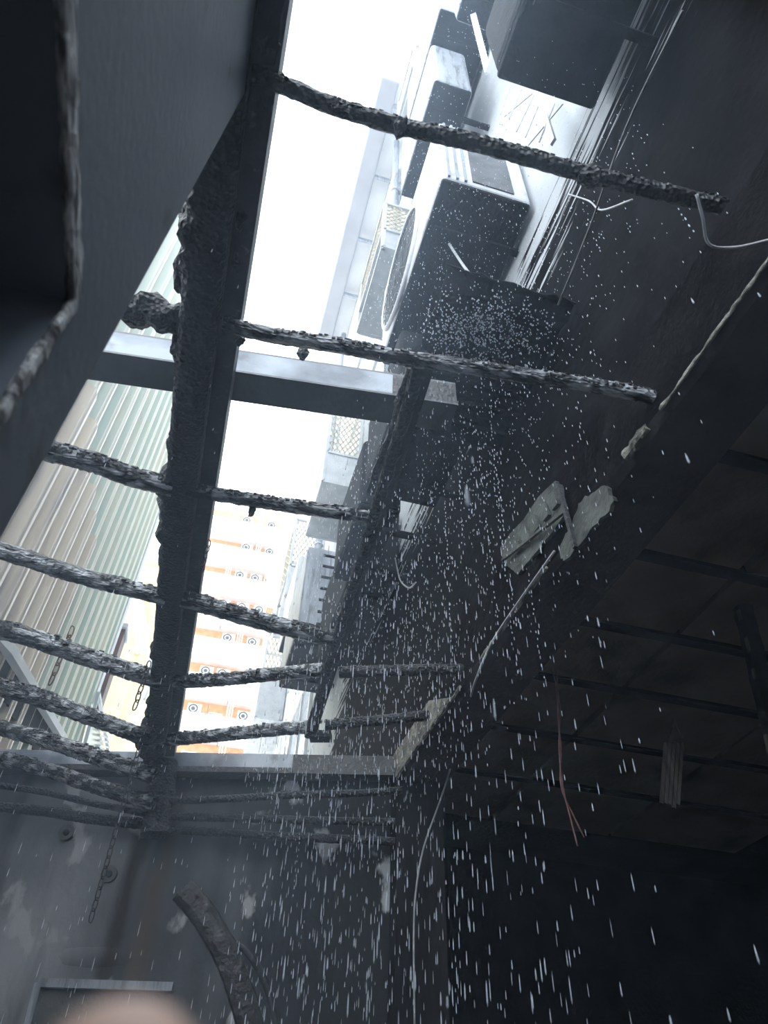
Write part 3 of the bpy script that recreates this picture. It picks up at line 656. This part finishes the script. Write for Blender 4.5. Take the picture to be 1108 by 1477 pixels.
ac_unit('narrow dark air conditioner in front of the bright patch of facade', 0.50, 0.72, 2.45, 3.08, 2.5, 3.02, body='acdark')
ac_unit('soot blackened unit close to the wall beyond the pale patch of facade', 0.64, 0.93, 3.2, 4.3, 2.72, 3.3, body='acdark', louvre=False)
ac_unit('grey streaked air conditioner above the far wall plate', 0.50, 0.90, 4.5, 5.4, 3.12, 3.98, body='acgrey', under='acdark')
ac_unit('pale air conditioner high on the facade under the cage', 0.54, 0.90, 5.6, 6.4, 4.1, 4.8)
ac_unit('grey box unit high on the facade at the top edge', 0.52, 0.92, 0.95, 1.75, 6.0, 6.9, body='acgrey', louvre=False)
ac_unit('dark unit hanging highest on the facade', 0.55, 0.92, 0.25, 0.85, 5.1, 5.7, body='acgrey', louvre=False)

aw = thing('burnt_awning', (0.7, 1.45, CH + 2.3), 'burnt black awning sheet beaded with water beside the steel beam', 'awning')
nA = 46; V = []; Fc = []
for i in range(nA + 1):
    y = 1.05 + 0.72 * i / nA
    for k in range(13):
        x = 0.47 + (0.945 - 0.47) * k / 12 - (0.02 * noise.noise(Vector((y * 14, 0, 4))) if k == 0 else 0)
        z = CH + 2.30 + 0.012 * math.sin(y * 60) + 0.015 * noise.noise(Vector((x * 7, y * 7, 0))) + (0.03 * noise.noise(Vector((x * 12, 3, 1))) if i in (0, nA) else 0)
        V.append((x, y + (0.02 * noise.noise(Vector((x * 20, 3, i))) if i in (0, nA) else 0), z))
nv = len(V); V += [(x, y, z + 0.006) for x, y, z in V]
for i in range(nA):
    for k in range(12):
        a = i * 13 + k; q = (a, a + 1, a + 14, a + 13); Fc += [q, tuple(n + nv for n in q)]
for k in range(12): Fc += [(k, k + 1, nv + k + 1, nv + k), (nA * 13 + k, nA * 13 + k + 1, nv + nA * 13 + k + 1, nv + nA * 13 + k)]
for i in range(nA): Fc += [(i * 13, i * 13 + 13, nv + i * 13 + 13, nv + i * 13), (i * 13 + 12, i * 13 + 25, nv + i * 13 + 25, nv + i * 13 + 12)]
link('awning_sheet', V, Fc, 'acdark', aw)
for y in (1.2, 1.6): B().quadbar((0.49, y, CH + 2.335), (0.946, y, CH + 2.335), 0.03, 0.02).out('support_arm', 'steel_dark', aw)
def cage(label, x0, y0, y1, z0, z1, green=False):
    z0 += CH; z1 += CH; x1 = XF
    t = thing('window_cage', ((x0 + x1) / 2, (y0 + y1) / 2, z0), label, 'window cage', 'security cages on the tall facade')
    b = B(); w = 0.03
    for (xx, yy) in ((x0, y0), (x0, y1), (x1 - 0.03, y0), (x1 - 0.03, y1)): b.quadbar((xx, yy, z0), (xx, yy, z1), w, w)
    for z in (z0, z1, (z0 * 0.62 + z1 * 0.38)):
        b.quadbar((x0, y0, z), (x1, y0, z), w, w).quadbar((x0, y1, z), (x1, y1, z), w, w).quadbar((x0, y0, z), (x0, y1, z), w, w)
    b.out('frame', 'cage', t)
    zm = z0 * 0.62 + z1 * 0.38
    def net(o, u, v, nu, nv, nm):
        bb = B(); o = Vector(o); u = Vector(u); v = Vector(v); n = 7
        for k in range(-n, n + 1):
            for sgn in (1, -1):
                # diagonal lines clipped to the unit square
                P = []
                for s in (0.0, 1.0):
                    P.append((s, (s if sgn > 0 else 1 - s) + k / n))
                (s0, a), (s1, c) = P
                pts = []
                if a == c: continue
                for s in [0, 1] + [(0 - a) / (c - a), (1 - a) / (c - a)]:
                    y_ = a + (c - a) * s
                    if -1e-6 <= s <= 1 + 1e-6 and -1e-6 <= y_ <= 1 + 1e-6: pts.append((s, y_))
                pts = sorted(set((round(p, 5), round(q, 5)) for p, q in pts))
                if len(pts) >= 2: bb.quadbar(o + u * pts[0][0] + v * pts[0][1], o + u * pts[-1][0] + v * pts[-1][1], 0.009, 0.009)
        bb.out(nm, 'mesh', t)
    net((x0, y0, zm), (x1 - x0, 0, 0), (0, 0, z1 - zm), 1, 1, 'wire_mesh')
    net((x0, y0, zm), (0, y1 - y0, 0), (0, 0, z1 - zm), 1, 1, 'wire_mesh')
    B().box(x0 + 0.01, x1 - 0.02, y0 - 0.004, y0 + 0.004, z0 + 0.02, zm).out('side_panel', 'cage', t)
    if green: B().box(x0 - 0.012, x0 - 0.004, y0, y1, z0, z1).out('green_panel', 'cagegreen', t)
    B().box(x0, x1, y0, y1, z0 - 0.012, z0).out('floor_panel', 'cage', t)
    return t
cage('metal window cage just left of the round fan', 0.52, 2.35, 3.1, 5.15, 5.95)
cage('window cage with yellow wire mesh above the long steel beam end', 0.58, 4.7, 5.5, 5.0, 6.15, True)
cage('window cage lowest down beside the orange balconies', 0.58, 8.8, 9.9, 4.6, 6.3, True)
cage('window cage between the yellow mesh cage and the lowest cage', 0.58, 7.0, 7.9, 5.3, 6.6)
cage('small window cage at the top of the picture against the sky', 0.60, 1.75, 2.3, 7.6, 8.6)
# eave gutter
eg = thing('eave_gutter', (0.6, 4.5, CH + 11.2), 'grey eave gutter along the top of the tall facade against the sky', 'gutter')
B().bbox(0.44, 0.70, 2.7, 7.2, CH + 11.0, CH + 11.28, 0.03).out('gutter', 'gutter', eg)
B().box(0.66, XF + 0.1, 2.7, 14.4, CH + 11.2, CH + 11.35).out('eave_slab', 'white', eg)
for k in range(5): B().box(0.5, XF, 3.0 + k, 3.04 + k, CH + 11.02, CH + 11.1).out('gutter_bracket', 'acgrey', eg)
# windows of the facade
k = 0
for (y0, y1, z0, z1) in ((2.4, 3.5, 6.2, 7.6), (4.2, 5.4, 6.6, 8.0), (6.2, 7.2, 6.9, 8.2), (2.6, 3.6, 8.6, 9.9), (4.3, 5.4, 8.8, 10.1), (6.4, 7.6, 2.6, 4.0), (8.6, 9.8, 2.8, 4.2), (10.4, 11.6, 4.8, 6.2)):
    k += 1
    b = B(); z0 += CH; z1 += CH
    b.box(XF - 0.03, XF, y0 - 0.05, y1 + 0.05, z0 - 0.05, z0).box(XF - 0.03, XF, y0 - 0.05, y1 + 0.05, z1, z1 + 0.05).box(XF - 0.03, XF, y0 - 0.05, y0, z0, z1).box(XF - 0.03, XF, y1, y1 + 0.05, z0, z1)
    b.box(XF - 0.025, XF, (y0 + y1) / 2 - 0.02, (y0 + y1) / 2 + 0.02, z0, z1)
    o = tag(b.out('window_%d' % k, 'white'), 'white framed sliding window on the tall facade', kind='structure')
    for (ya, yb) in ((y0, (y0 + y1) / 2 - 0.02), ((y0 + y1) / 2 + 0.02, y1)): B().box(XF - 0.012, XF - 0.004, ya, yb, z0, z1).out('pane', 'pane', o)
# white brackets and drain pipes on the facade
br = thing('white_bracket', (0.8, 0.5, CH + 4.2), 'white painted triangular bracket beside the sooty air conditioner at the top', 'bracket')
B().quadbar(atx(676, -5, 0.62), atx(704, 105, 0.72), 0.035, 0.02).quadbar(atx(704, 105, 0.72), atx(724, 40, 0.72), 0.03, 0.02).out('bracket_arm', 'white', br)
for i, (xx, label) in enumerate(((0.93, 'pale drain pipe running up the tall facade near the fan'), (0.93, 'pale drain pipe running up the facade past the yellow mesh cage'))):
    y = (3.45, 6.75)[i]
    t = thing('facade_pipe', (xx - 0.05, y, CH + 4), label, 'pipe')
    B().tube([(xx - 0.05, y, CH + 3.0 + i), (xx - 0.05, y, CH + 11)], 0.045, 12).out('pipe', 'acgrey', t, True)
    for k in range(4): B().ring((xx - 0.05, y, CH + 4.4 + 1.6 * k), (0, 0, 1), 0.05, 0.012, 16, 6).out('pipe_clip', 'cage', t)
# wires
def cable(name, pts, r, m, label, n=8, group=None):
    t = thing(name, pts[0], label, 'cable', group); B().tube(smoothpath(pts, n), r, 6).out('cable_run', m, t, True); return t
w = [((735, 128), (722, 165)), ((752, 130), (735, 170)), ((768, 135), (728, 168)), ((770, 138), (745, 190)), ((782, 140), (758, 198)), ((812, 150), (762, 210)), ((800, 150), (778, 205)), ((720, 130), (735, 172))]
t = thing('loose_wires', atx(750, 130, 0.80), 'bunch of thin loose wires splayed below the sooty unit at the top', 'wires')
for a, c in w: B().tube([atx(*a, 0.86), atx(*c, 0.80)], 0.0035, 5).out('wire', 'palewire', t)
B().quadbar(atx(775, 130, 0.86), atx(798, 205, 0.82), 0.028, 0.012).out('strut', 'white', t)
cable('thin_cable', [atz(985, 15, 1.55), atz(905, 180, 1.55), atz(850, 330, 1.52), atz(805, 440, 1.5)], 0.0022, 'wire', 'thin straight cable running up across the dark facade at the top')
cable('bent_wire', [atz(1005, 280, 1.42), atz(1014, 315, 1.40), atz(1023, 352, 1.38), atz(1060, 357, 1.38), atz(1115, 345, 1.38)], 0.0032, 'palewire', 'pale bent wire hanging at the right edge above the lintel', 5)
cable('bent_wire', [atx(820, 280, 0.86), atx(850, 290, 0.86), atx(868, 303, 0.86), atx(912, 288, 0.86)], 0.003, 'palewire', 'pale kinked wire below the end of the highest charred pole', 5)
cable('bent_wire', [atx(648, 352, 0.62), atx(665, 378, 0.62), atx(682, 402, 0.62), atx(690, 420, 0.62)], 0.006, 'palewire', 'short frayed pale wire under the fan unit', 5)
cable('bent_wire', [atx(570, 805, 0.8), atx(573, 820, 0.8), atx(578, 838, 0.8), atx(590, 848, 0.8), atx(600, 840, 0.8)], 0.004, 'palewire', 'small pale hooked wire under the dark units beyond the angle iron', 5)
hc = [atx(800, 795, 0.90), atx(740, 880, 0.9), atx(708, 930, 0.9), atx(685, 985, 0.9), Vector((0.88, 2.72, CH + 1.25)), aty(640, 1140, 2.95), aty(612, 1220, 3.02), aty(600, 1285, 3.04), aty(597, 1350, 3.05), aty(598, 1477, 3.05)]
hc[4] = aty(668, 1045, 2.75)
cable('long_cable', hc, 0.004, 'palewire', 'long charred cable drooping from the lintel down the column')
tw = thing('twisted_wires', aty(802, 965, 2.2), 'pair of reddish wires dangling from the lintel in the dark shop', 'wires')
for dx in (-3, 3):
    B().tube(smoothpath([aty(800 + dx, 965, 2.1), aty(806 - dx * 0.5, 1020, 2.1), aty(808 + dx * 0.4, 1080, 2.1), aty(811 - dx * 0.4, 1135, 2.1), aty(826 + dx, 1180, 2.1), aty(838 + dx * 1.6, 1214 - dx * 2, 2.1)], 6), 0.0032, 6).out('wire', 'redwire', tw, True)
# burnt vent casing above the lintel
vc = thing('burnt_vent_casing', atx(800, 770, 0.92), 'warped pale grey burnt vent casing clinging above the lintel', 'vent casing')
def vq(L, x, d=0.012, rag=0.0):
    P = [atx(px, py, x) for px, py in L]
    if rag:
        Q = []
        for i, p in enumerate(P):
            for k in range(6):
                q = p.lerp(P[(i + 1) % len(P)], k / 6); Q.append(q + Vector((0, noise.noise(q * 60), noise.noise(q * 60 + Vector((9, 0, 0))))) * rag)
        P = Q
    return B().prism(P, (d, 0, 0))
vq([(722, 790), (735, 770), (800, 693), (808, 700), (814, 745), (770, 800), (748, 830), (726, 812)], 0.90, 0.012, 0.014).out('casing_panel', 'vent', vc)
vq([(838, 722), (872, 698), (884, 722), (878, 735), (845, 775), (812, 810), (806, 790), (826, 752)], 0.905, 0.012, 0.014).out('casing_panel', 'vent', vc)
for k in range(5):
    a = (740 + 12 * k, 800 - 17 * k); c = (758 + 11 * k, 812 - 16 * k)
    vq([(732 + 14 * k, 786 - 17 * k), (742 + 14 * k, 776 - 17 * k), (752 + 13 * k, 790 - 16 * k), (744 + 13 * k, 800 - 16 * k)], 0.888, 0.01).out('louvre', 'vent', vc)
B().quadbar(atx(806, 700, 0.885), atx(830, 790, 0.885), 0.012, 0.012).out('casing_rib', 'steel_dark', vc)
B().quadbar(atx(725, 808, 0.885), atx(818, 735, 0.885), 0.010, 0.010).out('casing_rib', 'vent', vc)

# ================================================================== INSIDE THE SHOP
lp = thing('leaning_post', atz(1075, 860, 1.3), 'scorched leaning post under the shop ceiling', 'post')
a0 = aty(1036, 735, 1.75); a1 = aty(1125, 1090, 1.75)
b = B(); crusty(b, [a0, a1], 0.032, 0.03, 0.12, 25, 0.012, 12, 4, 2); b.out('post', 'soot', lp)
for (x, y, l) in ((1065, 880, 0.05), (1076, 920, 0.06), (1086, 965, 0.04), (1104, 1060, 0.06)):
    b = B(); c = aty(x, y, 1.71); b.quadbar(c, c + (a1 - a0).normalized() * l, 0.012, 0.006); b.out('peeling_flake', 'wood', lp)
hs = thing('hanging_bundle', aty(970, 1040, 2.0), 'bundle of pale scorched wooden slats hanging in the dark shop', 'slats')
for k in range(5):
    tpx = 957 + 6 * k
    B().quadbar(aty(tpx + 3, 1072, 2.0), aty(tpx - 3, 1163 + rs.uniform(-4, 3), 2.0), 0.0115, 0.006, Vector((0, 1, 0))).out('slat', 'wood', hs)
B().tube([aty(962, 1072, 2.0), aty(973, 1040, 2.0), aty(984, 1066, 2.0)], 0.0035, 6).out('hanging_loop', 'wood', hs)

# ================================================================== BY THE FAR WALL
ho = thing('bent_rail', onwall(330, 1400, 0.9), 'charred bent strip rearing up before the far wall', 'strip')
hp = smoothpath([aty(262, 1284, 2.2), aty(290, 1315, 2.2), aty(322, 1368, 2.2), aty(345, 1425, 2.2), aty(366, 1500, 2.2), aty(372, 1560, 2.2)], 8)
b = B()
V = []; n = 12
crusty(b, hp, 0.014, 0.034, 0.05, 40, 0.010, 14, 3.5, 5); b.out('strip', 'hose', ho)
h2 = thing('bent_tube', onwall(375, 1420, 0.7), 'thin bent charred tube beside the charred strip', 'tube')
B().tube(smoothpath([aty(340, 1362, 2.35), aty(352, 1368, 2.35), aty(370, 1392, 2.35), aty(385, 1425, 2.35), aty(400, 1490, 2.35), aty(404, 1540, 2.35)], 8), 0.011, 10).out('tube', 'hose', h2, True)
# soot covered rounded duct on the wall, pale frame under it
du = thing('wall_duct', onwall(200, 1390, 0.06), 'sooty rounded duct along the far wall above the fingertip', 'duct')
b = B(); c0 = onwall(62, 1385, -0.082); c1 = onwall(400, 1392, -0.082)
P = [c0.lerp(c1, i / 30) for i in range(31)]; b.tube(P, [0.085 * min(1, 0.6 + 0.12 * i, 0.55 + 0.05 * (30 - i)) for i in range(31)], 20); b.out('duct', 'farwall', du, True)
pf = thing('pale_frame', onwall(60, 1450, 0.02), 'pale metal frame at the bottom of the far wall behind the fingertip', 'frame')
B().quadbar(onwall(57, 1418, 0.03), onwall(36, 1500, 0.03), 0.03, 0.03).quadbar(onwall(57, 1418, 0.03), onwall(250, 1424, 0.03), 0.03, 0.03).out('frame_bar', 'acgrey', pf)
B().prism([onwall(57, 1420, 0.015), onwall(250, 1426, 0.015), onwall(250, 1510, 0.015), onwall(34, 1510, 0.015)], wn * 0.01).out('frame_panel', 'concrete', pf)
# round knobs on the wall
for (px, py) in ((157, 1260), (95, 1200)):
    o = thing('wall_fixing', onwall(px, py), {157: 'round dark fixing on the far wall beside the chain', 95: 'round dark fixing on the far wall left of the chain'}[px], 'fixing')
    B().disc(onwall(px, py, 0.02), wn, 0.035, 0.03, 20).out('disc', 'concrete', o); B().disc(onwall(px, py, 0.026), wn, 0.014, 0.02, 14).out('bolt', 'soot', o)

# ================================================================== FINGER OF THE PERSON HOLDING THE CAMERA
def camp(px, py, depth): 
    r = Vector(((px - CX) / F * depth, -(py - CY) / F * depth, -depth)); q = ROT @ r; return Vector((q.x, q.y, q.z + CH))
def hand():
    root = thing('person', camp(120, 2900, 0.11), 'blurred bare fingertip of the person holding the camera', 'person')
    V = []; E = []; R = []
    def add(p, r, par=None):
        V.append(p); R.append(r); i = len(V) - 1
        if par is not None: E.append((par, i))
        return i
    # wrist and palm below the frame
    wr = add(camp(-500, 3300, 0.15), 0.026)
    el = add(camp(-1100, 6200, 0.20), 0.036, wr)
    pc = add(camp(-250, 2700, 0.12), 0.030, wr)
    # five fingers
    def finger(base, pts, r):
        i = add(base, r[0], pc)
        for p, rr in zip(pts, r[1:]): i = add(p, rr, i)
    finger(camp(60, 2250, 0.095), [camp(130, 1900, 0.078), camp(158, 1680, 0.072), camp(164, 1590, 0.068), camp(168, 1505, 0.066)], [0.011, 0.0105, 0.0102, 0.0098, 0.0078])
    finger(camp(240, 2330, 0.105), [camp(420, 2050, 0.095), camp(450, 1900, 0.100), camp(440, 1830, 0.112)], [0.0098, 0.0088, 0.008, 0.007])
    finger(camp(300, 2520, 0.112), [camp(520, 2330, 0.105), camp(560, 2200, 0.110), camp(540, 2130, 0.122)], [0.0095, 0.0085, 0.0078, 0.0068])
    finger(camp(280, 2760, 0.118), [camp(470, 2640, 0.112), camp(520, 2540, 0.118), camp(500, 2480, 0.128)], [0.0085, 0.0075, 0.0068, 0.006])
    finger(camp(-420, 2600, 0.11), [camp(-480, 2300, 0.095), camp(-420, 2120, 0.088), camp(-380, 2000, 0.086)], [0.0115, 0.0105, 0.0095, 0.0082])
    off = root.location
    me = bpy.data.meshes.new('hand'); me.from_pydata([tuple(v - off) for v in V], E, []); me.update()
    o = bpy.data.objects.new('hand', me); COL.objects.link(o); o.parent = root
    sk = o.modifiers.new('skin', 'SKIN'); su = o.modifiers.new('sub', 'SUBSURF'); su.levels = su.render_levels = 2
    for i, v in enumerate(me.skin_vertices[0].data): v.radius = (R[i], R[i]); v.use_root = (i == 0)
    me.materials.append(M['skin'])
    nl = B(); c = camp(168, 1590, 0.0585)
    nb_ = lump(c, 0.0042, 1, (1, 1, 1), 0.0); nb_.out('fingernail', 'nail', root, True)
hand()

# ================================================================== FALLING WATER
def drops(name, spots, label):
    V = []; Fc = []; n = 5
    for (p, r, L) in spots:
        o = len(V); zz = (-0.5, -0.32, 0.15, 0.5); rr = (0.0, 1.0, 0.75, 0.0)
        V.append((p[0], p[1], p[2] - L * 0.5))
        for k in (1, 2):
            for j in range(n):
                a = 2 * math.pi * j / n; V.append((p[0] + r * rr[k] * math.cos(a), p[1] + r * rr[k] * math.sin(a), p[2] + L * zz[k]))
        V.append((p[0], p[1], p[2] + L * 0.5))
        for j in range(n):
            k2 = (j + 1) % n
            Fc += [(o, o + 1 + k2, o + 1 + j), (o + 1 + j, o + 1 + k2, o + 1 + n + k2, o + 1 + n + j), (o + 1 + n + j, o + 1 + n + k2, o + 1 + 2 * n)]
    me = bpy.data.meshes.new(name); me.from_pydata(V, [], Fc); me.update()
    for p in me.polygons: p.use_smooth = True
    me.materials.append(M['water']); o = bpy.data.objects.new(name, me); COL.objects.link(o)
    return tag(o, label, 'water', kind='stuff')
R_ = random.Random(11); S = []
def rnd(n, x, y, z, r, L):
    for _ in range(n):
        q = R_.random()
        S.append(((R_.uniform(*x), R_.uniform(*y), CH + R_.uniform(*z)), R_.uniform(*r), R_.uniform(*L)))
rnd(2600, (0.16, 0.88), (1.2, 3.0), (-0.7, 1.45), (0.0007, 0.0016), (0.010, 0.04))
rnd(2600, (0.2, 0.9), (0.9, 3.0), (1.0, 2.25), (0.0006, 0.0013), (0.006, 0.018))
rnd(2600, (0.22, 0.93), (0.4, 1.8), (1.6, 3.2), (0.0007, 0.0014), (0.005, 0.014))
rnd(260, (-0.5, 0.12), (1.6, 3.0), (-0.7, 1.35), (0.0007, 0.0013), (0.010, 0.035))
rnd(40, (0.15, 0.9), (0.35, 1.2), (0.15, 1.2), (0.0009, 0.0018), (0.010, 0.03))
rnd(40, (-0.45, -0.1), (0.6, 2.4), (0.9, 1.5), (0.0008, 0.0014), (0.008, 0.02))
drops('falling_water', S, 'shower of falling water drops across the open roof')
S = []
# strings of drips
for (px, py0, py1, y) in ((705, 590, 900, 1.55), (690, 640, 900, 1.5), (660, 660, 800, 1.7), (712, 690, 960, 1.6), (640, 700, 1000, 1.8), (446, 1075, 1300, 2.9), (236, 960, 1150, 2.9), (760, 820, 1000, 1.6), (975, 295, 345, 0.5), (840, 300, 360, 0.8), (860, 310, 350, 0.85)):
    a = aty(px, py0, y); c = aty(px, py1, y); k = max(3, int((a.z - c.z) / 0.022))
    for i in range(k):
        if R_.random() < 0.75: S.append(((a.x + R_.gauss(0, 0.002), a.y + R_.gauss(0, 0.002), a.z + (c.z - a.z) * (i + R_.random() * 0.5) / k), R_.uniform(0.0011, 0.002), R_.uniform(0.008, 0.018)))
# beads clinging under the units
for _ in range(900):
    px = R_.gauss(690, 48); py = R_.gauss(478, 28)
    if 610 < px < 800 and 410 < py < 540: 
        p = atz(px, py, 2.277 + R_.uniform(-0.004, 0.004)); S.append((p, R_.uniform(0.0018, 0.004), R_.uniform(0.004, 0.010)))
drops('drip_strings', S, 'strings of water drips falling from the burnt roof')

# ------------------------------------------------------------------ thin mist of spray in the open roof, thickened to imitate lens glare too
hz = bpy.data.materials.new('spray_mist'); hz.use_nodes = True
N = hz.node_tree.nodes; N.remove(N['Principled BSDF'])
vs = N.new('ShaderNodeVolumeScatter'); vs.inputs['Color'].default_value = (0.62, 0.79, 1.0, 1); vs.inputs['Density'].default_value = 0.072; vs.inputs['Anisotropy'].default_value = 0.35
hz.node_tree.links.new(vs.outputs[0], N['Material Output'].inputs['Volume'])
M['mist'] = hz
o = B().box(-1.0, 0.42, 0.05, 3.05, 0.2, CH + 3.6).out('spray_mist', 'mist'); tag(o, 'thin bluish mist of spray and lens glare in the open roof', 'mist', kind='stuff')
